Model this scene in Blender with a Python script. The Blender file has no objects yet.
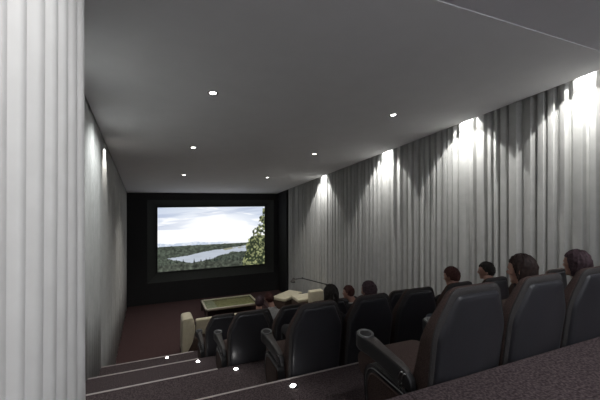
import bpy, bmesh, math, random
import numpy as np
from mathutils import Vector, Matrix, noise as mnoise
random.seed(7)
S = bpy.context.scene
C = S.collection
PI = math.pi
V = Vector

# ------------------------------------------------------------------ materials
def mat(name, col, rough=0.6, metal=0.0, spec=0.5, noise=None, bump=None, emit=None, trans=0.0, coat=0.0, sheen=0.0):
    m = bpy.data.materials.new(name); m.use_nodes = True
    nt = m.node_tree; b = nt.nodes['Principled BSDF']
    b.inputs['Base Color'].default_value = (*col, 1)
    b.inputs['Roughness'].default_value = rough
    b.inputs['Metallic'].default_value = metal
    b.inputs['Specular IOR Level'].default_value = spec
    b.inputs['Transmission Weight'].default_value = trans
    b.inputs['Coat Weight'].default_value = coat
    b.inputs['Sheen Weight'].default_value = sheen
    if emit:
        b.inputs['Emission Color'].default_value = (*emit[0], 1)
        b.inputs['Emission Strength'].default_value = emit[1]
    tc = nt.nodes.new('ShaderNodeTexCoord')
    if noise:                       # (scale, second colour, detail)
        n = nt.nodes.new('ShaderNodeTexNoise'); n.inputs['Scale'].default_value = noise[0]
        n.inputs['Detail'].default_value = noise[2] if len(noise) > 2 else 3
        nt.links.new(tc.outputs['Object'], n.inputs['Vector'])
        r = nt.nodes.new('ShaderNodeValToRGB')
        r.color_ramp.elements[0].position = 0.35; r.color_ramp.elements[1].position = 0.65
        r.color_ramp.elements[0].color = (*col, 1); r.color_ramp.elements[1].color = (*noise[1], 1)
        nt.links.new(n.outputs['Fac'], r.inputs['Fac'])
        nt.links.new(r.outputs['Color'], b.inputs['Base Color'])
    if bump:                        # (scale, strength)
        n2 = nt.nodes.new('ShaderNodeTexNoise'); n2.inputs['Scale'].default_value = bump[0]
        n2.inputs['Detail'].default_value = 2
        nt.links.new(tc.outputs['Object'], n2.inputs['Vector'])
        bp = nt.nodes.new('ShaderNodeBump'); bp.inputs['Strength'].default_value = bump[1]
        bp.inputs['Distance'].default_value = 0.01
        nt.links.new(n2.outputs['Fac'], bp.inputs['Height'])
        nt.links.new(bp.outputs['Normal'], b.inputs['Normal'])
    return m

M = {}
M['carpet'] = mat('carpet', (0.034, 0.025, 0.026), 0.95, spec=0.1, noise=(70, (0.105, 0.081, 0.082), 2), bump=(120, 0.9))
M['front_carpet'] = mat('front_carpet', (0.062, 0.036, 0.036), 0.95, spec=0.1, noise=(75, (0.085, 0.052, 0.051), 2), bump=(120, 0.6))
M['nosing'] = mat('nosing', (0.50, 0.44, 0.42), 0.45, metal=0.3)
M['ceiling'] = mat('ceiling_paint', (0.78, 0.775, 0.785), 0.9, spec=0.2, noise=(3, (0.80, 0.795, 0.805), 2))
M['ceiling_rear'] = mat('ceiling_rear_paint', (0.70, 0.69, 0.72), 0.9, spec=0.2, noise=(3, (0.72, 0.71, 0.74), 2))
M['black_wall'] = mat('black_wall', (0.020, 0.020, 0.021), 0.8, spec=0.25, noise=(30, (0.024, 0.024, 0.025), 2))
M['halo_reveal'] = mat('halo_reveal_charcoal', (0.050, 0.053, 0.050), 0.9, spec=0.1, noise=(30, (0.056, 0.059, 0.056), 2))  # lighter than the wall so the added reveal shows a halo
M['back_wall'] = mat('back_wall', (0.62, 0.63, 0.65), 0.9)
M['wall'] = mat('side_wall', (0.10, 0.10, 0.10), 0.9)
M['curtain'] = mat('curtain_fabric', (0.41, 0.412, 0.395), 0.85, spec=0.2, sheen=0.1, noise=(6, (0.45, 0.452, 0.435), 4))
M['white_curtain'] = mat('white_curtain_fabric', (0.70, 0.70, 0.69), 0.8, spec=0.2, sheen=0.3, noise=(5, (0.75, 0.75, 0.74), 3))
M['shell'] = mat('seat_shell_plastic', (0.031, 0.031, 0.035), 0.36, spec=0.42)
M['seat_fabric'] = mat('seat_fabric', (0.040, 0.026, 0.022), 0.9, spec=0.2, noise=(160, (0.085, 0.057, 0.050), 2), bump=(240, 0.4))
M['band'] = mat('seat_band_fabric', (0.036, 0.034, 0.034), 0.8, spec=0.3, noise=(200, (0.058, 0.054, 0.052), 2), bump=(300, 0.3))
M['arm'] = mat('arm_vinyl', (0.034, 0.030, 0.027), 0.55, noise=(160, (0.056, 0.049, 0.045), 2), bump=(220, 0.3))
M['black'] = mat('black_plastic', (0.010, 0.010, 0.011), 0.45)
M['rim'] = mat('grey_rim', (0.16, 0.16, 0.16), 0.35, metal=0.5)
M['chrome'] = mat('chrome', (0.6, 0.6, 0.6), 0.2, metal=1.0)
M['screen_frame'] = mat('screen_frame', (0.02, 0.02, 0.022), 0.6)
M['trim_metal'] = mat('downlight_trim', (0.08, 0.08, 0.08), 0.5, metal=0.3)
M['lamp'] = mat('downlight_lens', (1, 1, 1), 0.4, emit=((1.0, 0.97, 0.92), 14.0))
M['led'] = mat('step_light_lens', (1, 1, 1), 0.4, emit=((1.0, 0.98, 0.96), 30.0))
M['cream'] = mat('cream_upholstery', (0.52, 0.47, 0.33), 0.8, spec=0.3, sheen=0.2, noise=(9, (0.58, 0.53, 0.39), 3), bump=(90, 0.2))
M['brown'] = mat('brown_base', (0.060, 0.038, 0.028), 0.6, noise=(14, (0.085, 0.055, 0.040), 3))
M['bronze'] = mat('table_bronze', (0.62, 0.56, 0.44), 0.4, metal=0.3)
M['table_dark'] = mat('table_leg', (0.045, 0.030, 0.024), 0.5)
M['olive'] = mat('table_shelf', (0.56, 0.47, 0.24), 0.6, noise=(7, (0.40, 0.33, 0.16), 3))
M['glass'] = mat('table_glass', (0.95, 1.0, 0.97), 0.03)
_nt = M['glass'].node_tree; _out = _nt.nodes['Material Output']
_tr = _nt.nodes.new('ShaderNodeBsdfTransparent'); _tr.inputs[0].default_value = (0.93, 0.97, 0.94, 1)
_gl = _nt.nodes.new('ShaderNodeBsdfGlossy'); _gl.inputs['Roughness'].default_value = 0.03
_fr = _nt.nodes.new('ShaderNodeLayerWeight'); _fr.inputs['Blend'].default_value = 0.12; _mx = _nt.nodes.new('ShaderNodeMixShader')
_nt.links.new(_fr.outputs['Facing'], _mx.inputs[0]); _nt.links.new(_tr.outputs[0], _mx.inputs[1]); _nt.links.new(_gl.outputs[0], _mx.inputs[2])
_nt.links.new(_mx.outputs[0], _out.inputs['Surface'])
M['skin'] = mat('skin', (0.36, 0.20, 0.15), 0.55, spec=0.4)
M['eye'] = mat('eye', (0.5, 0.5, 0.5), 0.2)
def hair_mat(n, c1, c2): return mat(n, c1, 0.65, spec=0.2, noise=(60, c2, 3))
H = {'brown': hair_mat('hair_brown', (0.011, 0.007, 0.006), (0.030, 0.017, 0.014)),
     'purple': hair_mat('hair_purple', (0.036, 0.022, 0.026), (0.078, 0.048, 0.056)),
     'black': hair_mat('hair_black', (0.012, 0.010, 0.009), (0.026, 0.022, 0.018)),
     'auburn': hair_mat('hair_auburn', (0.045, 0.016, 0.014), (0.085, 0.034, 0.028))}
def cloth_mat(n, c): return mat(n, c, 0.85, spec=0.2, noise=(40, tuple(x * 1.3 for x in c), 2))
K = {'brown': cloth_mat('cloth_brown', (0.050, 0.036, 0.030)), 'dark': cloth_mat('cloth_dark', (0.020, 0.019, 0.020)),
     'grey': cloth_mat('cloth_grey', (0.36, 0.36, 0.35)), 'navy': cloth_mat('cloth_navy', (0.025, 0.025, 0.040)),
     'olive': cloth_mat('cloth_olive', (0.075, 0.065, 0.045)), 'maroon': cloth_mat('cloth_maroon', (0.055, 0.022, 0.022)),
     'jeans': cloth_mat('cloth_jeans', (0.03, 0.035, 0.05)), 'white': cloth_mat('cloth_white', (0.5, 0.5, 0.49))}

# ------------------------------------------------------------------ helpers
def obj(name, bm, m, parent=None, smooth=True, angle=40):
    me = bpy.data.meshes.new(name)
    bmesh.ops.recalc_face_normals(bm, faces=bm.faces[:])
    bm.to_mesh(me); bm.free()
    if smooth:
        me.polygons.foreach_set('use_smooth', [True] * len(me.polygons))
        me.set_sharp_from_angle(angle=math.radians(angle))
    me.materials.append(m)
    o = bpy.data.objects.new(name, me); C.objects.link(o)
    if parent is not None: o.parent = parent
    return o

def tag(o, label, cat, group=None):
    o['label'] = label; o['category'] = cat
    if group: o['group'] = group
    return o

def thing(name, label, cat, loc=(0, 0, 0), rz=0.0, group=None):
    o = bpy.data.objects.new(name, None); C.objects.link(o); o.empty_display_size = 0.1
    o.location = loc; o.rotation_euler = (0, 0, rz)
    return tag(o, label, cat, group)

def struct(name, bm, m, smooth=False):
    o = obj(name, bm, m, None, smooth); o['kind'] = 'structure'; return o

def copy_tree(o, parent=None):
    c = o.copy(); C.objects.link(c)
    if parent is not None: c.parent = parent
    for ch in list(o.children): copy_tree(ch, c)
    return c

def add_box(bm, lo, hi, bevel=0.0, seg=2, mtx=None):
    lo, hi = V(lo), V(hi)
    r = bmesh.ops.create_cube(bm, size=1.0)
    vs = r['verts']
    for v in vs:
        v.co = V(((lo[i] + hi[i]) / 2 + v.co[i] * (hi[i] - lo[i])) for i in range(3))
    if bevel > 0:
        es = list({e for v in vs for e in v.link_edges})
        rr = bmesh.ops.bevel(bm, geom=es, offset=bevel, segments=seg, affect='EDGES', profile=0.5)
        vs = list({v for f in rr['faces'] for v in f.verts} | {v for v in vs if v.is_valid})
    if mtx is not None:
        for v in vs: v.co = mtx @ v.co
    return vs

def add_loft(bm, rings, cap0=True, cap1=True, closed=True):
    rows = [[bm.verts.new(p) for p in r] for r in rings]
    n = len(rows[0])
    for a, b in zip(rows, rows[1:]):
        for i in range(n if closed else n - 1):
            j = (i + 1) % n
            bm.faces.new((a[i], a[j], b[j], b[i]))
    if cap0: bm.faces.new(rows[0][::-1])
    if cap1: bm.faces.new(rows[-1])
    return rows

def add_lathe(bm, prof, seg=24, axis_mtx=None):          # prof: (radius, height)
    rings = []
    for r, h in prof:
        ring = []
        for i in range(seg):
            a = 2 * PI * i / seg
            p = V((r * math.cos(a), r * math.sin(a), h))
            ring.append(axis_mtx @ p if axis_mtx is not None else p)
        rings.append(ring)
    add_loft(bm, rings)

def add_tube(bm, pts, rad, seg=8):
    pts = [V(p) for p in pts]; rings = []
    for i, p in enumerate(pts):
        d = (pts[min(i + 1, len(pts) - 1)] - pts[max(i - 1, 0)]).normalized()
        u = d.cross(V((0, 0, 1)))
        if u.length < 1e-3: u = d.cross(V((1, 0, 0)))
        u.normalize(); w = u.cross(d)
        r = rad[i] if isinstance(rad, (list, tuple)) else rad
        rings.append([p + u * r * math.cos(2 * PI * k / seg) + w * r * math.sin(2 * PI * k / seg) for k in range(seg)])
    add_loft(bm, rings)

def add_prism(bm, poly, axis, a, b):                     # polygon extruded along an axis between a and b
    def P(p, t):
        return {'x': V((t, p[0], p[1])), 'y': V((p[0], t, p[1])), 'z': V((p[0], p[1], t))}[axis]
    add_loft(bm, [[P(p, a) for p in poly], [P(p, b) for p in poly]])

def round_poly(pts, rads, n=5):                          # rounded corners of a closed 2D polygon
    out = []
    N = len(pts)
    for i in range(N):
        p, a, b = V(pts[i]), V(pts[i - 1]), V(pts[(i + 1) % N])
        r = rads[i] if isinstance(rads, (list, tuple)) else rads
        d1, d2 = (a - p), (b - p)
        r1 = min(r, d1.length * 0.48); r2 = min(r, d2.length * 0.48)
        q1, q2 = p + d1.normalized() * r1, p + d2.normalized() * r2
        for k in range(n + 1):
            t = k / n
            out.append(q1 * (1 - t) ** 2 + p * 2 * t * (1 - t) + q2 * t * t)
    return out

# ------------------------------------------------------------------ the room
TIER = [(-3.0, 1.45, -1.055), (1.45, 3.05, -1.745), (3.05, 4.57, -2.262), (4.57, 6.09, -2.771), (6.09, 7.60, -3.283)]
FLOOR_Z = -4.66
XL, XR, YB, YF = -1.0, 6.3, -3.0, 16.5
SLOPE = 0.12
def zceil(y): return 0.20 + SLOPE * (16.5 - y) if y > 2.45 else 0.20 + SLOPE * (16.5 - 2.45)
def ztier(y):
    for a, b, z in TIER:
        if y < b: return z
    return FLOOR_Z

bm = bmesh.new(); add_box(bm, (XL, 7.60, FLOOR_Z - 0.2), (XR, YF, FLOOR_Z)); struct('floor', bm, M['front_carpet'])
for k, (a, b, z) in enumerate(TIER):
    bm = bmesh.new(); add_box(bm, (XL, a, FLOOR_Z - 0.2), (XR, b, z))
    struct('floor_tier', bm, M['carpet'])
# pale nosing strips along the stair edges of the aisle
for k, (x0, x1, y, z) in enumerate([(-0.42, 5.95, 3.05, -1.745), (-0.93, 0.83, 4.57, -2.262), (-0.93, 0.78, 6.09, -2.771), (-0.93, 0.87, 7.60, -3.283)]):
    bm = bmesh.new()
    w = 0.010 if k == 0 else 0.020
    add_prism(bm, [(y - w, z), (y - w, z + 0.006), (y + 0.006, z + 0.006), (y + 0.006, z - 0.02), (y, z - 0.02), (y, z)], 'x', x0, x1)
    struct('trim_%d' % (k + 1), bm, M['nosing'])

# ceiling: sloping slab towards the screen, rear slab tilted up to take light differently, lid over the curtain pockets
bm = bmesh.new()
add_prism(bm, [(2.45, zceil(2.45)), (YF, zceil(YF)), (YF, zceil(YF) + 0.12), (2.45, zceil(2.45) + 0.12)], 'x', -0.845, 5.95)
struct('ceiling', bm, M['ceiling'])
bm = bmesh.new(); add_prism(bm, [(YB, 2.22), (2.45, 1.898), (2.45, 2.0), (YB, 2.32)], 'x', -0.845, 5.95); struct('ceiling_rear', bm, M['ceiling_rear'])
bm = bmesh.new()
add_prism(bm, [(YB, 2.40), (2.45, 2.40), (YF + 0.3, 0.70), (YF + 0.3, 0.8), (2.45, 2.5), (YB, 2.5)], 'x', XL - 0.2, XR + 0.2)
struct('ceiling_lid', bm, M['black_wall'])
bm = bmesh.new(); add_box(bm, (XL - 0.2, YB, FLOOR_Z - 0.2), (XL, YF + 0.3, 2.5)); struct('wall_left', bm, M['wall'])
bm = bmesh.new(); add_box(bm, (XR, YB, FLOOR_Z - 0.2), (XR + 0.2, YF + 0.3, 2.5)); struct('wall_right', bm, M['wall'])
bm = bmesh.new(); add_box(bm, (XL, YB - 0.2, FLOOR_Z - 0.2), (XR, YB, 2.5)); struct('wall_back', bm, M['back_wall'])
# black return panels beside the screen wall
bm = bmesh.new(); add_box(bm, (6.02, 15.2, FLOOR_Z), (6.30, YF, 0.60)); struct('wall_right_return', bm, M['black_wall'])

# front wall with an added splayed reveal that catches the screen's glow as a halo
SX0, SX1, SZ0, SZ1 = 0.355, 5.35, -3.32, -0.43
bm = bmesh.new()
g = 0.42; yw = YF - 0.20
def ring4(x0, x1, z0, z1, y): return [bm.verts.new((x0, y, z0)), bm.verts.new((x1, y, z0)), bm.verts.new((x1, y, z1)), bm.verts.new((x0, y, z1))]
r0 = ring4(XL, XR, FLOOR_Z, 0.75, yw); r1 = ring4(SX0 - g, SX1 + g, SZ0 - g, SZ1 + g * 0.8, yw)
r2 = ring4(SX0 - 0.02, SX1 + 0.02, SZ0 - 0.02, SZ1 + 0.02, YF + 0.05); r3 = ring4(XL, XR, FLOOR_Z, 0.75, YF + 0.3)
for a, b in ((r0, r1), (r3, r0)):
    for i in range(4): bm.faces.new((a[i], a[(i + 1) % 4], b[(i + 1) % 4], b[i]))
bm.faces.new(r3)
struct('wall_front', bm, M['black_wall'])
bm = bmesh.new()
r1 = ring4(SX0 - g, SX1 + g, SZ0 - g, SZ1 + g * 0.8, yw); r2 = ring4(SX0 - 0.02, SX1 + 0.02, SZ0 - 0.02, SZ1 + 0.02, YF + 0.05)
for i in range(4): bm.faces.new((r1[i], r1[(i + 1) % 4], r2[(i + 1) % 4], r2[i]))
bm.faces.new(r2)
struct('trim_5', bm, M['halo_reveal'])

# ------------------------------------------------------------------ curtains
def curtain(name, label, ys, xs, x_thick, m, ztop, zbot, rows=(0, 0.25, 0.5, 0.75, 1.0), sway=0.0, crisp=False):
    bm = bmesh.new(); grid = []
    for y, x in zip(ys, xs):
        zt, zb = ztop(y), zbot(y)
        col = []
        for t in rows:
            d = sway * t * t * math.sin(y * 2.1 + 0.6)
            col.append(bm.verts.new((x + d * 0.3, y + d, zt + (zb - zt) * t)))
        grid.append(col)
    for a, b in zip(grid, grid[1:]):
        for i in range(len(rows) - 1):
            bm.faces.new((a[i], b[i], b[i + 1], a[i + 1]))
    me = bpy.data.meshes.new(name); bm.to_mesh(me); bm.free()
    me.polygons.foreach_set('use_smooth', [not crisp] * len(me.polygons))
    me.materials.append(m)
    o = bpy.data.objects.new(name, me); C.objects.link(o)
    so = o.modifiers.new('Solidify', 'SOLIDIFY'); so.thickness = 0.006; so.offset = 0
    tag(o, label, 'curtain')
    return o

rnd = random.Random(3)
def pleats(y0, y1, x0, sgn, pitch, amp, sharp, n=10, jitter=0.3):
    """pleat section: sgn is the side the folds stand out towards"""
    ys, xs = [], []
    y = y0
    while y < y1:
        w = pitch * (1 + rnd.uniform(-jitter, jitter)); a = amp * rnd.uniform(0.6, 1.15)
        sk = rnd.uniform(0.32, 0.68)
        for i in range(n):
            t = i / n
            tt = t / sk * 0.5 if t < sk else 0.5 + (t - sk) / (1 - sk) * 0.5
            h = 0.5 - 0.5 * math.cos(2 * PI * tt)
            h = h ** sharp
            ys.append(y + t * w); xs.append(x0 + sgn * a * h)
        y += w
    return ys, xs
def box_pleats(y0, y1, x0, sgn, pitch, amp):
    ys, xs = [], []
    y = y0
    while y < y1:
        w = pitch * rnd.uniform(0.65, 1.4); a = amp * rnd.uniform(0.75, 1.1)
        t1, t2, t3 = rnd.uniform(0.08, 0.16), rnd.uniform(0.22, 0.32), rnd.uniform(0.76, 0.90)
        k = rnd.uniform(-0.016, 0.016)
        for t, h in ((0, 0), (t1, rnd.uniform(-0.004, 0.01)), (t2, a + k), (t2 + 0.04, a + k + 0.005), ((t2 + t3) / 2, a + 0.006), (t3 - 0.04, a - k + 0.003), (t3, a - k - 0.004)):
            ys.append(y + t * w); xs.append(x0 + sgn * h)
        y += w
    return ys, xs
ys, xs = box_pleats(-1.2, 15.15, 6.165, -1, 0.19, 0.072)
curtain('wall_curtain', 'long grey pleated curtain covering the right wall, lit by spotlights from above', ys, xs, 0.0, M['curtain'],
        lambda y: zceil(y) + 0.34, lambda y: ztier(y) + 0.012, crisp=True)
ys, xs = pleats(3.3, 15.9, -0.905, 1, 0.20, 0.055, 0.8)
curtain('wall_curtain', 'grey pleated curtain on the left wall beyond the white drape', ys, xs, 0.0, M['curtain'],
        lambda y: zceil(y) + 0.25, lambda y: ztier(y) + 0.012)
# white drape hanging nearest the camera: cusped ridges every quarter metre
ridge = [0.30, 0.60, 0.88, 1.18, 1.49, 1.70, 1.965, 2.217, 2.465, 2.745, 3.02]
ys, xs = [], []
for k in range(len(ridge) - 1):
    for i in range(22):
        t = i / 22
        ys.append(ridge[k] + (ridge[k + 1] - ridge[k]) * t)
        e_ = min(t, 1 - t) * (ridge[k + 1] - ridge[k])
        xs.append(-0.48 - 0.085 * (1 + 0.12 * ((k * 7) % 3)) * (math.sin(PI * t) ** 0.8) + 0.030 * math.exp(-(e_ / 0.018) ** 2))
ys += [3.02, 3.035, 3.025, 2.98, 2.95]; xs += [-0.45, -0.47, -0.50, -0.53, -0.60]
curtain('drape', 'white floor-length drape with soft folds hanging nearest the camera', ys, xs, 0.0, M['white_curtain'],
        lambda y: 1.95, lambda y: ztier(min(y, 3.02)) + 0.012, rows=tuple(i / 14 for i in range(15)), sway=0.035)

# ------------------------------------------------------------------ the film picture on the screen
def vnoise(x, y, seed):
    xi, yi = np.floor(x).astype(int), np.floor(y).astype(int); xf, yf = x - xi, y - yi
    xf, yf = xf * xf * (3 - 2 * xf), yf * yf * (3 - 2 * yf)
    def h(a, b): 
        v = np.sin(a * 127.1 + b * 311.7 + seed * 74.7) * 43758.5453
        return v - np.floor(v)
    return (h(xi, yi) * (1 - xf) + h(xi + 1, yi) * xf) * (1 - yf) + (h(xi, yi + 1) * (1 - xf) + h(xi + 1, yi + 1) * xf) * yf
def fbm(x, y, seed, o=4):
    s, a, t = 0, 0.5, 0
    for k in range(o):
        s = s + a * vnoise(x * 2 ** k, y * 2 ** k, seed + k); t += a; a *= 0.5
    return s / t
NU, NV = 320, 185
uu, vv = np.meshgrid(np.linspace(0, 1, NU), np.linspace(0, 1, NV))       # v from the top
def mixc(c, col, w): return c * (1 - w[..., None]) + np.array(col, float) / 255 * w[..., None]
sm = lambda a, b, x: np.clip((x - a) / (b - a), 0, 1) ** 2 * (3 - 2 * np.clip((x - a) / (b - a), 0, 1))
img = np.zeros((NV, NU, 3)) + np.array([200, 211, 229]) / 255
glow = np.exp(-(((uu - 0.50) / 0.38) ** 2 + ((vv - 0.42) / 0.33) ** 2))
cl = fbm(uu * 3.2 + vv * 3.0, vv * 12 - uu * 3, 3)
img = mixc(img, (250, 252, 255), np.clip(sm(0.45, 0.65, cl) * 0.85 + glow * 1.7 + sm(0.25, 0.5, vv) * 0.6, 0, 1))
img = mixc(img, (165, 178, 205), sm(0.55, 0.72, fbm(uu * 2 + 5, vv * 16 + uu * 3, 9)) * 0.55 * (vv < 0.35) * (1 - glow))
mtop = 0.555 - 0.05 * fbm(uu * 9, uu * 0 + 1, 5) * sm(0.75, 0.2, uu) + 0.03
mt = (vv > mtop) & (vv < 0.63)
img = mixc(img, (196, 208, 224), mt * (0.55 + 0.45 * (fbm(uu * 40, vv * 40, 8) > 0.5)) * sm(0.85, 0.45, uu))
fn = fbm(uu * 70, vv * 60, 11)
forest_top = 0.605 + 0.012 * fbm(uu * 50, uu * 0, 13) - 0.0 * uu
fo = vv > forest_top
fcol = np.array([78, 86, 76]) / 255 * (0.35 + 1.15 * fn)[..., None]
img = np.where(fo[..., None], fcol, img)
# river
up = np.interp(uu, [0.08, 0.25, 0.43, 0.62, 0.82], [0.800, 0.775, 0.720, 0.690, 0.655]) + 0.012 * (fbm(uu * 20, uu * 0 + 2, 51) - 0.5)
lowr = np.interp(uu, [0.08, 0.20, 0.29, 0.38, 0.50, 0.67, 0.82], [0.802, 0.85, 0.900, 0.885, 0.835, 0.750, 0.750]) + 0.035 * (fbm(uu * 30, uu * 0 + 7, 53) - 0.5)
rv = (vv > up) & (vv < lowr) & (uu > 0.06) & (uu < 0.84)
img = np.where(rv[..., None], np.array([188, 196, 208]) / 255 * (0.92 + 0.12 * fbm(uu * 12, vv * 80, 21))[..., None], img)
sand = rv & (vv < up + 0.03) & (uu > 0.58) & (fbm(uu * 14, vv * 50, 23) > 0.5)
img = np.where(sand[..., None], np.array([150, 150, 130]) / 255, img)
# spiky conifers in front of the river
rs = np.random.RandomState(4)
for k in range(46):
    cu = rs.uniform(0.02, 0.83); base = 0.99
    top = (0.86 + rs.uniform(-0.05, 0.06)) - (0.07 if 0.20 < cu < 0.34 else 0) - 0.07 * max(0, cu - 0.45)
    hw = rs.uniform(0.012, 0.022)
    w = hw * np.clip((vv - top) / (base - top), 0, 1) * (1.0 + 0.5 * np.sin(vv * 230 + k))
    tr = (np.abs(uu - cu) < w) & (vv > top)
    img = np.where(tr[..., None], np.array([38, 46, 44]) / 255 * (0.4 + 0.9 * fn)[..., None], img)
bush = vv > 0.915 - 0.05 * fbm(uu * 18, uu * 0 + 3, 31)
img = np.where(bush[..., None], np.array([84, 90, 80]) / 255 * (0.25 + 1.2 * fbm(uu * 60, vv * 40, 33))[..., None], img)
# leafy tree at the right edge
edge = np.where(vv < 0.45, 0.975 - 0.10 * sm(0.12, 0.45, vv), np.where(vv < 0.62, 0.875 - 0.05 * sm(0.45, 0.62, vv), 0.825 - 0.05 * sm(0.62, 0.9, vv)))
edge = edge + 0.07 * (fbm(uu * 26, vv * 16, 41) - 0.5)
tree = (uu > edge) & (vv > 0.03)
ln = fbm(uu * 75, vv * 45, 43, 3)
lc = np.where((ln > 0.55)[..., None], np.array([158, 164, 118]) / 255, np.array([54, 64, 46]) / 255) * (0.6 + 0.6 * fbm(uu * 30, vv * 20, 44))[..., None]
holes = tree & (vv < 0.5) & (fbm(uu * 40, vv * 26, 47) > 0.60)
img = np.where((tree & ~holes)[..., None], lc, img)
img = np.clip(img, 0, 1)
lin = np.where(img <= 0.04045, img / 12.92, ((img + 0.055) / 1.055) ** 2.4)
me = bpy.data.meshes.new('projection_picture')
px = SX0 + uu * (SX1 - SX0); pz = SZ1 + vv * (SZ0 - SZ1)
co = np.stack([px, np.full_like(px, 0.0), pz], -1).reshape(-1, 3)
idx = np.arange(NU * NV).reshape(NV, NU)
faces = np.stack([idx[:-1, :-1], idx[1:, :-1], idx[1:, 1:], idx[:-1, 1:]], -1).reshape(-1, 4)
me.from_pydata(co.tolist(), [], faces.tolist())
ca = me.color_attributes.new('picture', 'FLOAT_COLOR', 'POINT')
ca.data.foreach_set('color', np.concatenate([lin.reshape(-1, 3), np.ones((NU * NV, 1))], 1).ravel())
pm = bpy.data.materials.new('film_picture'); pm.use_nodes = True
nt = pm.node_tree; b = nt.nodes['Principled BSDF']
at = nt.nodes.new('ShaderNodeAttribute'); at.attribute_name = 'picture'
b.inputs['Base Color'].default_value = (0.02, 0.02, 0.02, 1); b.inputs['Roughness'].default_value = 0.9
nt.links.new(at.outputs['Color'], b.inputs['Emission Color']); b.inputs['Emission Strength'].default_value = 1.05
me.materials.append(pm)
scr = thing('cinema_screen', 'wide cinema screen on the dark front wall showing a river, forest and bright sky', 'screen', ((SX0 + SX1) / 2, YF, SZ0))
po = bpy.data.objects.new('projection_picture', me); C.objects.link(po); po.parent = scr
po.location = (-(SX0 + SX1) / 2, -0.005, -SZ0)
bm = bmesh.new(); cx = (SX0 + SX1) / 2
for lo, hi in (((SX0 - .03 - cx, -0.02, -0.03), (SX0 - cx, 0.04, SZ1 - SZ0 + .03)), ((SX1 - cx, -0.02, -0.03), (SX1 + .03 - cx, 0.04, SZ1 - SZ0 + .03)),
               ((SX0 - cx, -0.02, -0.03), (SX1 - cx, 0.04, 0.0)), ((SX0 - cx, -0.02, SZ1 - SZ0), (SX1 - cx, 0.04, SZ1 - SZ0 + .03))):
    add_box(bm, lo, hi)
obj('screen_frame', bm, M['screen_frame'], scr, False)

# ------------------------------------------------------------------ ceiling downlights, wall washers and added fill spots
def spot(name, loc, energy, size, blend, target=None, col=(1.0, 0.96, 0.90), radius=0.03, parent=None):
    l = bpy.data.lights.new(name, 'SPOT'); l.energy = energy; l.spot_size = math.radians(size); l.spot_blend = blend
    l.color = col; l.shadow_soft_size = radius
    o = bpy.data.objects.new(name, l); C.objects.link(o); o.location = loc
    d = (V(target) - V(loc)) if target is not None else V((0, 0, -1))
    o.rotation_euler = d.to_track_quat('-Z', 'Y').to_euler()
    if parent is not None: o.parent = parent
    return o
tilt = math.atan(SLOPE)
def make_downlight():
    t = thing('ceiling_downlight', '', 'downlight', (0, 0, 0))
    bm = bmesh.new()
    prof = [(0.052, 0.0), (0.052, -0.004), (0.066, -0.010), (0.074, -0.008), (0.076, 0.0)]
    rings = [[V((r * math.cos(2 * PI * i / 28), r * math.sin(2 * PI * i / 28), h)) for i in range(28)] for r, h in prof]
    add_loft(bm, rings, False, False)
    obj('trim_ring', bm, M['trim_metal'], t)
    bm = bmesh.new(); add_lathe(bm, [(0.002, -0.007), (0.030, -0.006), (0.048, -0.003), (0.048, 0.0)], 24)
    obj('lens', bm, M['lamp'], t)
    return t
DL = [(0.87, 5.16, 'nearest downlight in the left line of ceiling lights'), (0.95, 8.31, 'middle downlight in the left line of ceiling lights'),
      (1.06, 11.84, 'downlight in the left line of ceiling lights, closest to the screen'),
      (4.20, 5.15, 'nearest downlight in the right line of ceiling lights'), (4.09, 8.26, 'middle downlight in the right line of ceiling lights'),
      (3.97, 11.9, 'downlight in the right line of ceiling lights, closest to the screen')]
d0 = make_downlight()
for i, (x, y, lb) in enumerate(DL):
    d = d0 if i == 0 else copy_tree(d0)
    d.location = (x, y, zceil(y)); d.rotation_euler = (-tilt, 0, 0)
    tag(d, 'small round recessed ' + lb, 'downlight', 'recessed ceiling downlights')
    spot('downlight_fill_beam', (x, y, zceil(y) - 0.03), (260 if x < 2 else 110) if y > 10 else 45, 120, 0.9)
for y in (11.45, 7.70, 5.05, 2.93):
    spot('wash_fill_spot', (6.0, y, zceil(y) + 0.24), 95, 94, 0.15, (6.03, y, zceil(y) - 1.5), (1.0, 0.99, 0.97), 0.02)
    spot('wash_fill_spot', (5.55, y, zceil(y) - 0.015), 84, 90, 0.08, (6.10, y, zceil(y) - 0.95), (1.0, 0.99, 0.97), 0.015)
    spot('wash_fill_spot', (5.78, y, zceil(y) - 0.015), 40, 76, 1.0, (6.13, y, zceil(y) - 1.3), (1.0, 0.99, 0.97), 0.015)
    spot('wash_fill_spot', (4.55, y, zceil(y) - 0.03), 14, 125, 1.0, (6.12, y, zceil(y) - 2.9), (1.0, 0.99, 0.97), 0.05)  # added soft fill for the curtain, no fitting at this place
spot('wash_fill_spot', (-0.74, 8.3, zceil(8.3) - 0.015), 45, 70, 0.8, (-0.87, 8.3, zceil(8.3) - 0.6), (1.0, 0.97, 0.92), 0.02)
for y in (4.6, 6.6):
    spot('wash_fill_spot', (-0.1, y, zceil(y) - 0.03), 135, 130, 1.0, (-0.95, y, zceil(y) - 2.2), (0.95, 0.99, 1.0), 0.05)
spot('wash_fill_spot', (0.60, -0.10, 2.00), 230, 85, 0.9, (-0.45, 1.75, 0.5), (1.0, 0.985, 0.975), 0.05)
for x in (1.4, 3.6):
    spot('downlight_fill_beam', (x, 0.2, 1.98), 130, 86, 0.5, None, (0.96, 0.97, 1.0), 0.08)  # added unseen fill over the nearest row, no downlight fitted there

for x in (1.2, 3.9):
    spot('wash_fill_spot', (x, -2.1, 2.05), 430, 130, 0.8, (x, -3.0, 0.9), (0.95, 0.965, 1.0), 0.05)  # added unseen spots, bounced off the rear wall to brighten ceiling and chair backs

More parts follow.
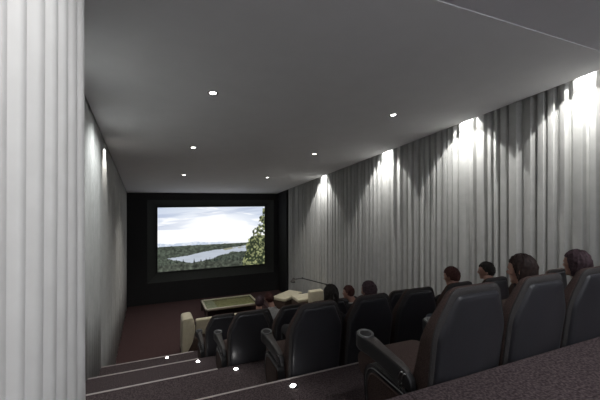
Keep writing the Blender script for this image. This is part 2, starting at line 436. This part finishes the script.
# step lights
def make_steplight():
    t = thing('step_light', '', 'light')
    bm = bmesh.new(); add_box(bm, (-0.040, -0.034, 0.0), (0.040, 0.034, 0.006), 0.004); obj('bezel', bm, M['rim'], t)
    bm = bmesh.new()
    rings = []
    for s, h in ((1.0, 0.006), (0.9, 0.014), (0.55, 0.019)):
        rings.append([V((0.026 * s * a, 0.022 * s * b, h)) for a, b in ((1, 0.25), (1, -0.25), (0.25, -1), (-0.25, -1), (-1, -0.25), (-1, 0.25), (-0.25, 1), (0.25, 1))])
    add_loft(bm, rings); obj('lens', bm, M['led'], t)
    return t
s0 = make_steplight()
for i, (x, y, lb) in enumerate([(1.22, 2.913, 'glowing step light on the tread nearest the camera'), (1.05, 4.455, 'glowing step light on the second tread down the aisle'),
                                (0.758, 5.967, 'glowing step light on the third tread down the aisle'), (0.338, 7.50, 'glowing step light on the lowest stair tread before the front floor')]):
    d = s0 if i == 0 else copy_tree(s0)
    d.location = (x, y, ztier(y)); tag(d, lb, 'light', 'aisle step lights')

# ------------------------------------------------------------------ cinema seats
OUT = [(-0.288, 0.30), (0.288, 0.30), (0.302, 0.98), (0.190, 1.225), (-0.190, 1.225), (-0.302, 0.98)]
OUTR = round_poly(OUT, [0.05, 0.05, 0.09, 0.055, 0.055, 0.09], 6)
ZC = 0.76
def inset(poly, d):
    o = []
    for p in poly:
        o.append((p[0] * (1 - d / 0.31), ZC + (p[1] - ZC) * (1 - d / 0.47)))
    return o
def yrear(z): return -0.137 * (z - 0.6)
def yfront(z):
    pts = [(0.2, 0.25), (0.45, 0.20), (0.69, 0.14), (1.0, 0.030), (1.15, -0.018), (1.3, -0.055)]
    for (z0, y0), (z1, y1) in zip(pts, pts[1:]):
        if z <= z1: return y0 + (y1 - y0) * (z - z0) / (z1 - z0)
    return pts[-1][1]
def yarch(x, z): return 0.05 * (x / 0.3) ** 2 * 0.3       # slight wrap towards the sitter
def make_seat(right_arm=False):
    t = thing('cinema_chair', '', 'seat')
    # fabric cushion of the back, a wedge thicker at the bottom
    bm = bmesh.new(); rings = []
    for d, f in ((0.012, lambda x, z: yrear(z) + 0.002), (0.0, lambda x, z: yrear(z) + 0.014), (0.0, lambda x, z: yfront(z) - 0.022), (0.012, lambda x, z: yfront(z) - 0.004),
                 (0.04, lambda x, z: yfront(z) + 0.006), (0.09, lambda x, z: yfront(z) + 0.004), (0.13, lambda x, z: yfront(z) - 0.006),
                 (0.22, lambda x, z: yfront(z) - 0.012), (0.28, lambda x, z: yfront(z) - 0.014)):
        rings.append([V((p[0], f(*p) + yarch(*p), p[1])) for p in inset(OUTR, d)])
    add_loft(bm, rings)
    obj('backrest', bm, M['seat_fabric'], t)
    # moulded rear shell: fabric-covered rim band, then a raised plastic plateau with bevelled edge
    bm = bmesh.new(); rings = []
    for d, dy in ((0.004, 0.012), (0.001, 0.0), (0.012, -0.008), (0.030, -0.012), (0.05, -0.010)):
        rings.append([V((p[0], yrear(p[1]) + dy + yarch(*p), p[1])) for p in inset(OUTR, d)])
    add_loft(bm, rings, False, False)
    sh = obj('back_rim', bm, M['band'], t); sh['label'] = 'grey fabric band round the back'
    bm = bmesh.new(); rings = []
    PIN = round_poly([(-0.266, 0.335), (0.266, 0.335), (0.274, 0.955), (0.166, 1.180), (-0.166, 1.180), (-0.274, 0.955)], [0.03, 0.03, 0.05, 0.03, 0.03, 0.05], 6)
    for d, dy in ((-0.004, -0.004), (0.0, -0.018), (0.006, -0.027), (0.016, -0.031), (0.05, -0.032), (0.12, -0.034), (0.2, -0.036), (0.27, -0.037)):
        rings.append([V((p[0], yrear(p[1]) + dy + yarch(*p), p[1])) for p in inset(PIN, d)])
    add_loft(bm, rings, False, True)
    sh = obj('back_shell', bm, M['shell'], t, True, 60); sh['label'] = 'smooth dark grey plastic back panel'
    # seat cushion with a waterfall front
    bm = bmesh.new()
    prof = [(0.13, 0.40), (0.13, 0.53), (0.20, 0.555), (0.40, 0.560), (0.60, 0.570), (0.72, 0.560), (0.80, 0.515), (0.81, 0.45), (0.77, 0.37), (0.66, 0.345), (0.30, 0.345)]
    prof = round_poly(prof, 0.04, 3)
    rings = []
    for x, s in ((-0.268, 0.86), (-0.258, 0.96), (-0.235, 1.0), (0.0, 1.02), (0.235, 1.0), (0.258, 0.96), (0.268, 0.86)):
        rings.append([V((x, 0.46 + (p[0] - 0.46) * (0.5 + 0.5 * s), 0.45 + (p[1] - 0.45) * s)) for p in prof])
    add_loft(bm, rings); obj('seat_cushion', bm, M['seat_fabric'], t)
    bm = bmesh.new(); add_box(bm, (-0.22, 0.14, 0.27), (0.22, 0.60, 0.345), 0.02); obj('seat_pan', bm, M['black'], t)
    bm = bmesh.new(); add_box(bm, (-0.27, 0.10, 0.0), (0.27, 0.22, 0.03), 0.008); add_box(bm, (-0.20, 0.12, 0.02), (0.20, 0.19, 0.30), 0.02)
    obj('base', bm, M['black'], t)
    for sx in ((-1, 1) if right_arm else (-1,)):
        ax = sx * 0.325
        # bar rising forward, wider at the cup end
        bm = bmesh.new(); rings = []
        for y, zt, w, h in ((0.095, 0.600, 0.020, 0.03), (0.11, 0.645, 0.025, 0.08), (0.15, 0.672, 0.025, 0.10), (0.22, 0.690, 0.030, 0.105), (0.40, 0.712, 0.035, 0.105),
                            (0.50, 0.727, 0.042, 0.105), (0.56, 0.734, 0.053, 0.105), (0.60, 0.738, 0.060, 0.105), (0.64, 0.742, 0.055, 0.10), (0.662, 0.744, 0.042, 0.09), (0.668, 0.742, 0.02, 0.07)):
            ring = round_poly([(ax - w, zt - h), (ax + w, zt - h), (ax + w, zt), (ax - w, zt)], 0.012, 3)
            rings.append([V((p[0], y, p[1])) for p in ring])
        add_loft(bm, rings); a = obj('armrest', bm, M['black'], t)
        bm = bmesh.new(); rings = []
        for y, zt, w in ((0.14, 0.664, 0.014), (0.155, 0.676, 0.021), (0.22, 0.692, 0.027), (0.40, 0.714, 0.032), (0.50, 0.729, 0.039), (0.525, 0.731, 0.041)):
            rings.append([V((ax - w, y, zt - 0.010)), V((ax - w, y, zt + 0.003)), V((ax - w + 0.006, y, zt + 0.007)), V((ax + w - 0.006, y, zt + 0.007)), V((ax + w, y, zt + 0.003)), V((ax + w, y, zt - 0.010))])
        add_loft(bm, rings); q_ = obj('arm_pad', bm, M['arm'], a); q_['label'] = 'grey-brown padded arm top'
        bm = bmesh.new()
        mt = Matrix.Translation((ax, 0.598, 0.742)) @ Matrix.Rotation(0.14, 4, 'X')
        prof = [(0.040, -0.002), (0.044, 0.004), (0.050, 0.008), (0.058, 0.008), (0.062, 0.003), (0.062, -0.004)]
        rings = [[mt @ V((r * math.cos(2 * PI * i / 24), r * math.sin(2 * PI * i / 24), h)) for i in range(24)] for r, h in prof]
        add_loft(bm, rings, False, False); r_ = obj('cup_holder_ring', bm, M['rim'], a); r_['label'] = 'grey cup holder ring'
        bm = bmesh.new(); add_lathe(bm, [(0.002, 0.003), (0.043, 0.003), (0.043, -0.001)], 24, mt); obj('cup_well', bm, M['black'], a)
        bm = bmesh.new()
        for q in (0.0, 0.030):
            pts = [(ax + sx * 0.026, 0.135 + q + 0.035 * math.cos(b), 0.60 + 0.065 * math.sin(b)) for b in [(-0.9 + 0.26 * k) for k in range(11)]]
            add_tube(bm, pts, 0.005, 6)
        p_ = obj('pivot_trim', bm, M['chrome'], a); p_['label'] = 'curved chrome pivot trim'
        # side panel below the arm with a dark rim
        poly = round_poly([(0.05, 0.0), (0.42, 0.0), (0.565, 0.30), (0.575, 0.50), (0.50, 0.585), (0.12, 0.560)], [0.02, 0.04, 0.1, 0.07, 0.08, 0.03], 5)
        bm = bmesh.new()
        add_loft(bm, [[V((ax + dx, 0.30 + (p[0] - 0.30) * s, 0.30 + (p[1] - 0.30) * s)) for p in poly] for dx, s in ((-0.030, 0.985), (-0.034, 1.0), (0.034, 1.0), (0.030, 0.985))])
        sp = obj('side_panel', bm, M['black'], t)
        bm = bmesh.new()
        add_loft(bm, [[V((ax + dx, 0.30 + (p[0] - 0.30) * s, 0.31 + (p[1] - 0.30) * s)) for p in poly] for dx, s in ((-0.040, 0.80), (-0.044, 0.76), (0.044, 0.76), (0.040, 0.80))])
        f_ = obj('panel_pad', bm, M['seat_fabric'], sp); f_['label'] = 'brown fabric side pad'
        bm = bmesh.new()
        rp = [(ax + sx * 0.036, 0.30 + (p[0] - 0.30) * 0.9, 0.305 + (p[1] - 0.30) * 0.9) for p in poly[10:]]
        add_tube(bm, rp, 0.004, 6); obj('panel_piping', bm, M['rim'], sp)
    return t

PITCH = 0.65
ROWS = {1: (1.790, 1.512, -1.745), 2: (1.550, 3.105, -2.262), 3: (1.280, 4.625, -2.771), 4: (1.206, 6.145, -3.283)}
ORD = ['first', 'second', 'third', 'fourth', 'fifth', 'sixth', 'seventh', 'eighth']
RN = {1: 'row nearest the camera', 2: 'second row from the camera', 3: 'third row from the camera', 4: 'row closest to the front floor'}
SEATS = {1: {0: 'empty, at the aisle end of the row nearest the camera',
             1: 'second from the aisle in the row nearest the camera',
             2: 'third from the aisle in the row nearest the camera'},
         2: {k: None for k in range(7)}, 3: {k: None for k in range(5)}, 4: {k: None for k in range(5)}}
proto = make_seat(False); protoR = make_seat(True)
for r, seats in SEATS.items():
    n = max(seats)
    for k, lb in seats.items():
        src = protoR if k == n and r > 1 else proto
        o = src if not src.get('label') else copy_tree(src)
        x0, y, z = ROWS[r]
        o.location = (x0 + PITCH * k, y, z)
        tag(o, 'dark high-backed cinema chair, ' + (lb or '%s from the aisle in the %s' % (ORD[k], RN[r])), 'chair', 'cinema chairs in tiered rows')

# ------------------------------------------------------------------ people
def bake(me_or_bm, mods):
    o = bpy.data.objects.new('tmp', me_or_bm); C.objects.link(o)
    for kind, kw in mods:
        m = o.modifiers.new(kind, kind)
        for a, b in kw.items(): setattr(m, a, b)
    dg = bpy.context.evaluated_depsgraph_get(); dg.update()
    me = bpy.data.meshes.new_from_object(o.evaluated_get(dg))
    bpy.data.objects.remove(o)
    return me
def skin_mesh(verts, edges, rads, root=0, sub=2):
    me = bpy.data.meshes.new('sk'); me.from_pydata([tuple(v) for v in verts], edges, [])
    o = bpy.data.objects.new('tmp', me); C.objects.link(o)
    md = o.modifiers.new('Skin', 'SKIN')
    for i, sv in enumerate(me.skin_vertices[0].data if me.skin_vertices else []): sv.radius = (rads[i],) * 2; sv.use_root = i == root
    if not me.skin_vertices:
        bpy.context.view_layer.update()
    o.modifiers.new('Sub', 'SUBSURF').levels = sub
    dg = bpy.context.evaluated_depsgraph_get(); dg.update()
    out = bpy.data.meshes.new_from_object(o.evaluated_get(dg)); bpy.data.objects.remove(o)
    return out
def tube_chain(bm, pts, rads, seg=14, sub=4):
    """smooth tapered limb through joints, ends rounded"""
    P, R = [], []
    for i in range(len(pts) - 1):
        for k in range(sub):
            t = k / sub; P.append(V(pts[i]).lerp(V(pts[i + 1]), t)); R.append(rads[i] * (1 - t) + rads[i + 1] * t)
    P.append(V(pts[-1])); R.append(rads[-1])
    d0 = (P[0] - P[1]).normalized(); d1 = (P[-1] - P[-2]).normalized()
    P = [P[0] + d0 * R[0] * 0.8, P[0] + d0 * R[0] * 0.45] + P + [P[-1] + d1 * R[-1] * 0.45, P[-1] + d1 * R[-1] * 0.8]
    R = [R[0] * 0.4, R[0] * 0.85] + R + [R[-1] * 0.85, R[-1] * 0.4]
    add_tube(bm, P, R, seg)
def ellip(bm, c, r, mtx=None, seg=20, f=None):
    vs = bmesh.ops.create_uvsphere(bm, u_segments=seg, v_segments=seg // 2 + 4, radius=1)['verts']
    for v in vs:
        p = V((v.co.x * r[0], v.co.y * r[1], v.co.z * r[2])) + V(c)
        if f: p = f(p)
        v.co = mtx @ p if mtx is not None else p

def head_parts(bm, mtx):
    """skull and face: x sideways, +y the way the face looks, origin at the middle of the head, 0.23 tall"""
    def skull(p):
        if p.z < -0.02:                                   # jaw narrows to the chin
            t = min(1, (-0.02 - p.z) / 0.09); p.x *= 1 - 0.38 * t
            if p.y < 0: p.y *= 1 - 0.35 * t
        return p
    ellip(bm, (0, 0.005, 0.018), (0.076, 0.095, 0.100), mtx, 28, skull)     # cranium
    ellip(bm, (0, 0.026, -0.045), (0.058, 0.062, 0.078), mtx, 22, skull)    # face and jaw
    ellip(bm, (0, 0.080, -0.098), (0.022, 0.018, 0.018), mtx, 12)            # chin
    ellip(bm, (0, 0.090, 0.014), (0.048, 0.014, 0.012), mtx, 12)             # brow
    for k, (y, z, r) in enumerate(((0.094, 0.002, 0.009), (0.103, -0.012, 0.010), (0.112, -0.026, 0.0125), (0.104, -0.034, 0.012))):
        ellip(bm, (0, y, z), (r, r * 1.1, r * 1.1), mtx, 10)                 # nose ridge and tip
    for sx in (-1, 1):
        ellip(bm, (sx * 0.010, 0.098, -0.034), (0.008, 0.008, 0.006), mtx, 8)
        ellip(bm, (sx * 0.040, 0.072, -0.025), (0.020, 0.018, 0.018), mtx, 10)   # cheek
        ellip(bm, (sx * 0.076, -0.004, -0.008), (0.009, 0.018, 0.030), mtx, 12)  # ear
        ellip(bm, (sx * 0.074, 0.004, -0.030), (0.007, 0.009, 0.010), mtx, 8)
    ellip(bm, (0, 0.091, -0.060), (0.022, 0.010, 0.006), mtx, 10)            # lips
    ellip(bm, (0, 0.089, -0.070), (0.020, 0.010, 0.006), mtx, 10)

def hair_mesh(mtx, style, seed):
    """strand-grooved cap of hair; the face opening dips inside the skull"""
    bm = bmesh.new(); NA, NB = 96, 40
    long_ = {'short': 0.0, 'bob': 1.0, 'cap': 0.55}[style]
    rows = []
    rg = random.Random(seed); ph = rg.uniform(0, 6)
    for j in range(1, NB):
        el = PI / 2 - (PI * 0.90) * j / NB
        ring = []
        for i in range(NA):
            az = 2 * PI * i / NA                          # 0 = forward (+y)
            d = V((math.sin(az) * math.cos(el), math.cos(az) * math.cos(el), math.sin(el)))
            face = max(0.0, math.cos(az))                 # 1 at the face
            r = V((d.x * 0.084, d.y * 0.103, d.z * 0.108))
            # hairline height: forehead, temples, nape
            line = 0.055 if face > 0.5 else (0.055 - (0.5 - face) / 0.5 * (0.055 + 0.03 + 0.05 * long_)) if math.cos(az) > 0 else -0.03 - 0.05 * long_ - 0.035 * (-math.cos(az))
            zz = r.z + 0.018
            p = V((r.x, r.y - 0.002, zz))
            g = 0.0022 * math.sin(az * 19 + 2.5 * math.sin(el * 2 + ph)) + 0.0016 * math.sin(az * 31 + ph + el * 2) + 0.007 * (mnoise.noise(d * 4 + V((seed, 0, 0))))
            p += d * g
            if long_ > 0 and zz < 0.03:                   # sides and back fall straight
                k = min(1, (0.03 - zz) / 0.10)
                fall = V((math.sin(az) * 0.087, math.cos(az) * 0.100, 0))
                fall += d * g
                p = p.lerp(V((fall.x, fall.y, zz - 0.02 * k)), 0.85 * long_ * min(1, k * 2.2))
            if zz < line - 0.02: p = V((p.x * 0.62, p.y * 0.62, p.z * 0.8))
            elif zz < line: p = p.lerp(V((p.x * 0.62, p.y * 0.62, p.z * 0.8)), (line - zz) / 0.02)
            ring.append(mtx @ p)
        rows.append(ring)
    top = mtx @ V((0, -0.002, 0.131))
    vr = add_loft(bm, rows, False, True)
    tv = bm.verts.new(top)
    for i in range(NA): bm.faces.new((tv, vr[0][(i + 1) % NA], vr[0][i]))
    return bm

def person(label, loc, dx=0.0, dz=0.0, yaw=0.0, pitch=0.0, roll=0.0, lean=0.0, hair='brown', style='short', top='dark', leg='jeans', seed=1, hy=0.25, scale=1.0):
    t = thing('person', label, 'person', loc)
    hd = V((dx, hy, 1.235 + dz))
    hm = Matrix.Translation(hd) @ Matrix.Rotation(yaw, 4, 'Z') @ Matrix.Rotation(roll, 4, 'Y') @ Matrix.Rotation(pitch, 4, 'X') @ Matrix.Scale(scale, 4)
    nk = V((dx * 0.7, hy - 0.045, 1.085 + dz * 0.8)); ch = V((dx * 0.45, hy - 0.03, 0.90 + dz * 0.5)); pel = V((0, 0.34, 0.665))
    bm = bmesh.new()
    head_parts(bm, hm)
    tube_chain(bm, [hm @ V((0, -0.015, -0.06)), nk], [0.056, 0.058])
    tube_chain(bm, [nk, nk.lerp(ch, 0.3)], [0.058, 0.075])
    def torso(b, g):
        secs = [(pel + V((0, 0.02, -0.06)), 0.15, 0.10), (pel, 0.17, 0.115), (pel.lerp(ch, 0.45), 0.145, 0.10), (ch, 0.175, 0.11), (ch + V((0, 0, 0.09)), 0.165, 0.095), (nk - V((0, 0, 0.045)), 0.10, 0.07), (nk + V((0, 0, -0.005)), 0.062, 0.060)]
        rings = [[p + V(((rx + g) * math.cos(2 * PI * i / 24), (ry + g) * math.sin(2 * PI * i / 24), 0)) for i in range(24)] for p, rx, ry in secs]
        add_loft(b, rings)
    torso(bm, 0)
    arms, legs = [], []
    for sx in (-1, 1):
        sh = ch + V((sx * 0.165, 0, 0.085)); el = V((sx * 0.19, 0.33, 0.80)); wr = V((sx * 0.085, 0.52, 0.775)); pm_ = V((sx * 0.062, 0.60, 0.760))
        arms.append(([sh, el, wr], [0.052, 0.042, 0.030]))
        tube_chain(bm, [sh, el, wr, pm_], [0.050, 0.040, 0.027, 0.032])
        for f in range(4):
            b0 = pm_ + V((sx * (0.028 - 0.018 * f), 0.015, 0)); L = (0.075, 0.085, 0.080, 0.062)[3 - f]
            tube_chain(bm, [b0, b0 + V((0, L * 0.5, -0.004)), b0 + V((0, L * 0.85, -0.028)), b0 + V((0, L * 0.95, -0.045))], [0.0085, 0.008, 0.0075, 0.0065], 8, 2)
        tube_chain(bm, [pm_ + V((-sx * 0.02, -0.03, 0)), pm_ + V((-sx * 0.048, 0.005, -0.005)), pm_ + V((-sx * 0.055, 0.035, -0.018))], [0.012, 0.010, 0.0085], 8, 2)
        hip = pel + V((sx * 0.09, 0.0, -0.02)); kn = V((sx * 0.095, 0.84, 0.63)); an = V((sx * 0.10, 0.90, 0.12))
        legs.append(([hip, kn, an], [0.085, 0.062, 0.044]))
        tube_chain(bm, [hip, kn, an], [0.080, 0.056, 0.040])
        tube_chain(bm, [an + V((0, -0.03, -0.06)), an + V((0, 0.13, -0.08))], [0.040, 0.034])
    me = bpy.data.meshes.new('tmp'); bm.to_mesh(me); bm.free()
    me = bake(me, [('REMESH', dict(mode='VOXEL', voxel_size=0.0085)), ('SMOOTH', dict(factor=0.5, iterations=3))])
    me.polygons.foreach_set('use_smooth', [True] * len(me.polygons)); me.materials.clear(); me.materials.append(M['skin'])
    bo = bpy.data.objects.new('body', me); C.objects.link(bo); bo.parent = t
    # clothing follows the body a little outside it
    bm = bmesh.new(); torso(bm, 0.010)
    for pts, rd in arms: tube_chain(bm, pts, [r + 0.010 for r in rd])
    me = bpy.data.meshes.new('tmp'); bm.to_mesh(me); bm.free()
    me = bake(me, [('REMESH', dict(mode='VOXEL', voxel_size=0.012)), ('SMOOTH', dict(factor=0.5, iterations=4))])
    me.polygons.foreach_set('use_smooth', [True] * len(me.polygons)); me.materials.clear(); me.materials.append(K[top])
    so = bpy.data.objects.new('shirt', me); C.objects.link(so); so.parent = t
    bm = bmesh.new()
    add_tube(bm, [nk + V((0.070 * math.cos(a), 0.068 * math.sin(a), -0.010 - 0.02 * math.sin(a))) for a in [2 * PI * k / 20 for k in range(21)]], 0.012, 8)
    obj('collar', bm, K[top if top != 'dark' else 'grey'] if seed != 5 else K['white'], so)
    bm = bmesh.new()
    for pts, rd in legs: tube_chain(bm, pts, [r + 0.010 for r in rd])
    ellip(bm, pel + V((0, 0, -0.03)), (0.185, 0.13, 0.10))
    me = bpy.data.meshes.new('tmp'); bm.to_mesh(me); bm.free()
    me = bake(me, [('REMESH', dict(mode='VOXEL', voxel_size=0.014)), ('SMOOTH', dict(factor=0.5, iterations=3))])
    me.polygons.foreach_set('use_smooth', [True] * len(me.polygons)); me.materials.clear(); me.materials.append(K[leg])
    tr = bpy.data.objects.new('trousers', me); C.objects.link(tr); tr.parent = t
    obj('hair', hair_mesh(hm, style, seed), H[hair], t, True, 80)
    for sx in (-1, 1):
        bm = bmesh.new(); ellip(bm, (sx * 0.031, 0.083, -0.002), (0.012, 0.010, 0.009), hm, 10); obj('eye', bm, M['eye'], t)
    return t

def sit(r, x): return (x, ROWS[r][1], ROWS[r][2])
R_ = math.radians
person('person with thick brown hair and brown top, face turned left, in the nearest row', sit(1, 2.46), 0.06, -0.02, R_(12), R_(-4), 0, hair='brown', style='bob', top='brown', seed=2, hy=0.12, scale=0.95)
person('person with reddish purple hair facing the screen, at right edge of the nearest row', sit(1, 3.11), 0.10, -0.03, R_(-4), 0, 0, hair='purple', style='bob', top='brown', seed=3, hy=0.12, scale=0.95)
person('person with auburn hair and bowed head in second row, just beyond the nearest empty chair', sit(2, 3.50), 0.085, 0.015, R_(16), R_(-12), 0, hair='auburn', style='short', top='dark', seed=4, hy=0.13)
person('person with black hair and pale collar, head turned left, second row behind the brown-haired person', sit(2, 4.15), 0.085, 0.03, R_(30), R_(-4), 0, hair='black', style='short', top='maroon', seed=5, hy=0.13)
person('person with round dark hair, head showing over the aisle-end chair of the second row', sit(2, 1.66), 0.14, -0.02, R_(0), 0, 0, hair='black', style='bob', top='dark', leg='dark', seed=6, hy=0.13, scale=0.92)
person('person with purple hair over the second chair from the aisle, second row', sit(2, 2.21), 0.085, -0.035, R_(10), 0, 0, hair='purple', style='cap', top='navy', seed=7, hy=0.13, scale=0.95)
person('person with small auburn head, between the round dark head and the purple-haired one', sit(3, 3.16), -0.185, 0.00, R_(40), 0, 0, hair='auburn', style='short', top='dark', seed=8, hy=0.13, scale=0.92)
person('person with mauve hair in the row closest to the front, beside the glass table', sit(4, 1.85), 0.08, 0.06, R_(-20), 0, R_(8), hair='purple', style='short', top='maroon', seed=9, hy=0.12)
person('person in a pale grey shirt with dark red hair, leaning towards the mauve-haired neighbour', sit(4, 2.33), -0.15, 0.06, R_(20), 0, R_(-10), hair='auburn', style='short', top='grey', seed=10, hy=0.28)

# ------------------------------------------------------------------ front floor: glass table, cream lounge furniture, lamp
t = thing('glass_coffee_table', 'large low bronze-framed glass coffee table on the front floor before the screen', 'table', (3.03, 13.95, FLOOR_Z))
hx, hy, hz = 1.06, 0.66, 0.42
bm = bmesh.new()
for lo, hi in (((-hx, -hy, hz - .06), (hx, -hy + .07, hz)), ((-hx, hy - .07, hz - .06), (hx, hy, hz)), ((-hx, -hy, hz - .06), (-hx + .07, hy, hz)), ((hx - .07, -hy, hz - .06), (hx, hy, hz))):
    add_box(bm, lo, hi, 0.006)
obj('table_frame', bm, M['bronze'], t)
for sx in (-1, 1):
    for sy in (-1, 1):
        bm = bmesh.new(); x, y = sx * (hx - 0.04), sy * (hy - 0.04)
        add_box(bm, (x - .035, y - .035, 0), (x + .035, y + .035, hz - .05), 0.005); obj('leg', bm, M['table_dark'], t)
bm = bmesh.new(); add_box(bm, (-hx + .06, -hy + .06, hz - .02), (hx - .06, hy - .06, hz - .008)); obj('glass_top', bm, M['glass'], t, False)
bm = bmesh.new(); add_box(bm, (-hx + .5, -hy + .08, 0.31), (hx - .08, hy - .08, 0.35), 0.005); obj('shelf', bm, M['olive'], t)
bm = bmesh.new(); add_box(bm, (-hx + .08, -hy + .08, 0.31), (-hx + .49, hy - .08, 0.36), 0.005)
f_ = obj('shelf_tray', bm, M['cream'], t); f_['label'] = 'pale cream tray end'

# cream sofa beyond the last row at the aisle: tall curved arm, back, brown base
t = thing('cream_sofa', 'cream upholstered sofa with tall rounded arm and brown base beside the aisle floor', 'sofa', (0.88, 10.45, FLOOR_Z))
def curved_arm(bm, x):
    poly = round_poly([(0.0, 0.05), (0.10, 0.05), (0.32, 0.46), (0.37, 0.80), (0.33, 1.12), (0.02, 1.10)], [0.02, 0.02, 0.12, 0.15, 0.10, 0.09], 6)
    add_loft(bm, [[V((x + (p[0]) * s + 0.16 * (1 - s), y, 0.05 + (p[1] - 0.05) * s)) for p in poly] for y, s in ((0.0, 0.94), (0.03, 1.0), (0.72, 0.98), (0.80, 0.92))])
bm = bmesh.new(); curved_arm(bm, 0.0); obj('arm', bm, M['cream'], t)
bm = bmesh.new()
prof = round_poly([(0.06, 0.58), (0.30, 0.58), (0.26, 1.03), (0.02, 1.05)], [0.05, 0.05, 0.09, 0.07], 5)
add_loft(bm, [[V((x, p[0], 0.8 + (p[1] - 0.8) * s)) for p in prof] for x, s in ((0.41, 0.94), (0.44, 1.0), (1.9, 1.0), (1.93, 0.94))]); obj('backrest', bm, M['cream'], t)
bm = bmesh.new(); add_box(bm, (0.16, 0.05, 0.04), (1.9, 0.75, 0.50), 0.02); add_box(bm, (0.40, 0.08, 0.48), (1.9, 0.30, 0.94), 0.02); obj('base', bm, M['brown'], t)
bm = bmesh.new(); add_box(bm, (0.40, 0.28, 0.50), (1.9, 0.85, 0.62), 0.04, 3); obj('seat_cushion', bm, M['cream'], t)
for x in (0.04, 1.80):
    for y in (0.08, 0.66):
        bm = bmesh.new(); add_box(bm, (x, y, 0.0), (x + 0.05, y + 0.05, 0.07), 0.005); obj('leg', bm, M['cream'], t)

# low carpeted platform under the lounge chair and ottoman at the right
PZ = FLOOR_Z + 0.38
bm = bmesh.new(); add_box(bm, (4.25, 10.3, FLOOR_Z), (5.98, 13.3, PZ)); struct('floor_platform', bm, M['front_carpet'])
t = thing('cream_ottoman', 'broad flat cream ottoman near the foot of the right curtain', 'ottoman', (5.03, 12.50, PZ), R_(33.5))
bm = bmesh.new(); add_box(bm, (-0.61, -0.28, 0.36), (0.61, 0.36, 0.48), 0.035, 3); obj('cushion', bm, M['cream'], t)
bm = bmesh.new(); add_box(bm, (-0.57, -0.24, 0.05), (0.57, 0.32, 0.37), 0.01); obj('base', bm, M['brown'], t)
for sx in (-1, 1):
    for sy in (-0.2, 0.28):
        bm = bmesh.new(); add_box(bm, (sx * 0.52 - .02, sy - .02, 0), (sx * 0.52 + .02, sy + .02, 0.06)); obj('leg', bm, M['table_dark'], t)
t = thing('cream_lounge_chair', 'cream lounge chair with square back in front of the ottoman, near the lamp', 'armchair', (5.36, 11.55, PZ), R_(0))
bm = bmesh.new(); add_box(bm, (-0.40, -0.20, 0.46), (0.42, 0.50, 0.58), 0.035, 3); obj('seat_cushion', bm, M['cream'], t)
bm = bmesh.new(); add_box(bm, (-0.38, -0.18, 0.06), (0.40, 0.48, 0.47), 0.01); obj('base', bm, M['brown'], t)
bm = bmesh.new(); add_box(bm, (-0.02, -0.46, 0.30), (0.52, -0.19, 0.90), 0.05, 3); obj('backrest', bm, M['cream'], t)
for sx in (-0.33, 0.35):
    for sy in (-0.14, 0.42):
        bm = bmesh.new(); add_box(bm, (sx - .02, sy - .02, 0), (sx + .02, sy + .02, 0.07)); obj('leg', bm, M['table_dark'], t)

t = thing('floor_lamp', 'black floor lamp with long jointed arm reaching over the cream lounge chair', 'lamp', (5.78, 10.75, PZ))
bm = bmesh.new(); add_lathe(bm, [(0.12, 0.0), (0.12, 0.015), (0.03, 0.03), (0.012, 0.05)], 24); obj('base', bm, M['black'], t)
bm = bmesh.new(); add_tube(bm, [(0, 0, 0.03), (0, 0, 0.6), (0, 0, 1.20)], 0.012, 10); obj('pole', bm, M['black'], t)
bm = bmesh.new()
e = V((-0.63, 1.45, 1.12)); a0 = V((0, 0, 1.20)); k1 = V((-0.46, 1.05, 1.235))
add_tube(bm, [a0 + V((0.06, -0.12, -0.01)), a0, k1], 0.020, 8); add_tube(bm, [k1, e], 0.016, 8)
ellip(bm, k1, (0.035, 0.035, 0.035), None, 10); ellip(bm, a0, (0.03, 0.03, 0.03), None, 10)
obj('arm', bm, M['black'], t)
bm = bmesh.new()
mt = Matrix.Translation(e + V((-0.015, 0.03, 0.0))) @ V((-0.35, -0.3, -1)).to_track_quat('Z', 'Y').to_matrix().to_4x4()
prof = [(0.02, -0.06), (0.045, -0.05), (0.055, -0.01), (0.10, 0.12), (0.095, 0.12), (0.045, -0.005)]
rings = [[mt @ V((r * math.cos(2 * PI * i / 20), r * math.sin(2 * PI * i / 20), h)) for i in range(20)] for r, h in prof]
add_loft(bm, rings, True, True); obj('lamp_shade', bm, M['arm'], t)

# ------------------------------------------------------------------ world, camera, view
w = bpy.data.worlds.new('World'); S.world = w; w.use_nodes = True
w.node_tree.nodes['Background'].inputs[0].default_value = (0, 0, 0, 1)
cd = bpy.data.cameras.new('Camera'); cam = bpy.data.objects.new('Camera', cd); C.objects.link(cam)
cd.sensor_width = 36; cd.lens = 36 * 341 / 600; cd.shift_y = -2 / 600; cd.clip_start = 0.05
cam.location = (0, 0, 0); cam.rotation_euler = (R_(90), 0, -R_(23.9)); S.camera = cam
S.view_settings.view_transform = 'Standard'; S.view_settings.look = 'None'
S.view_settings.exposure = 0.0; S.view_settings.gamma = 1.0; S.view_settings.use_curve_mapping = False
S.cycles.use_denoising = True
S.cycles.max_bounces = 10; S.cycles.diffuse_bounces = 6; S.cycles.sample_clamp_indirect = 4.0
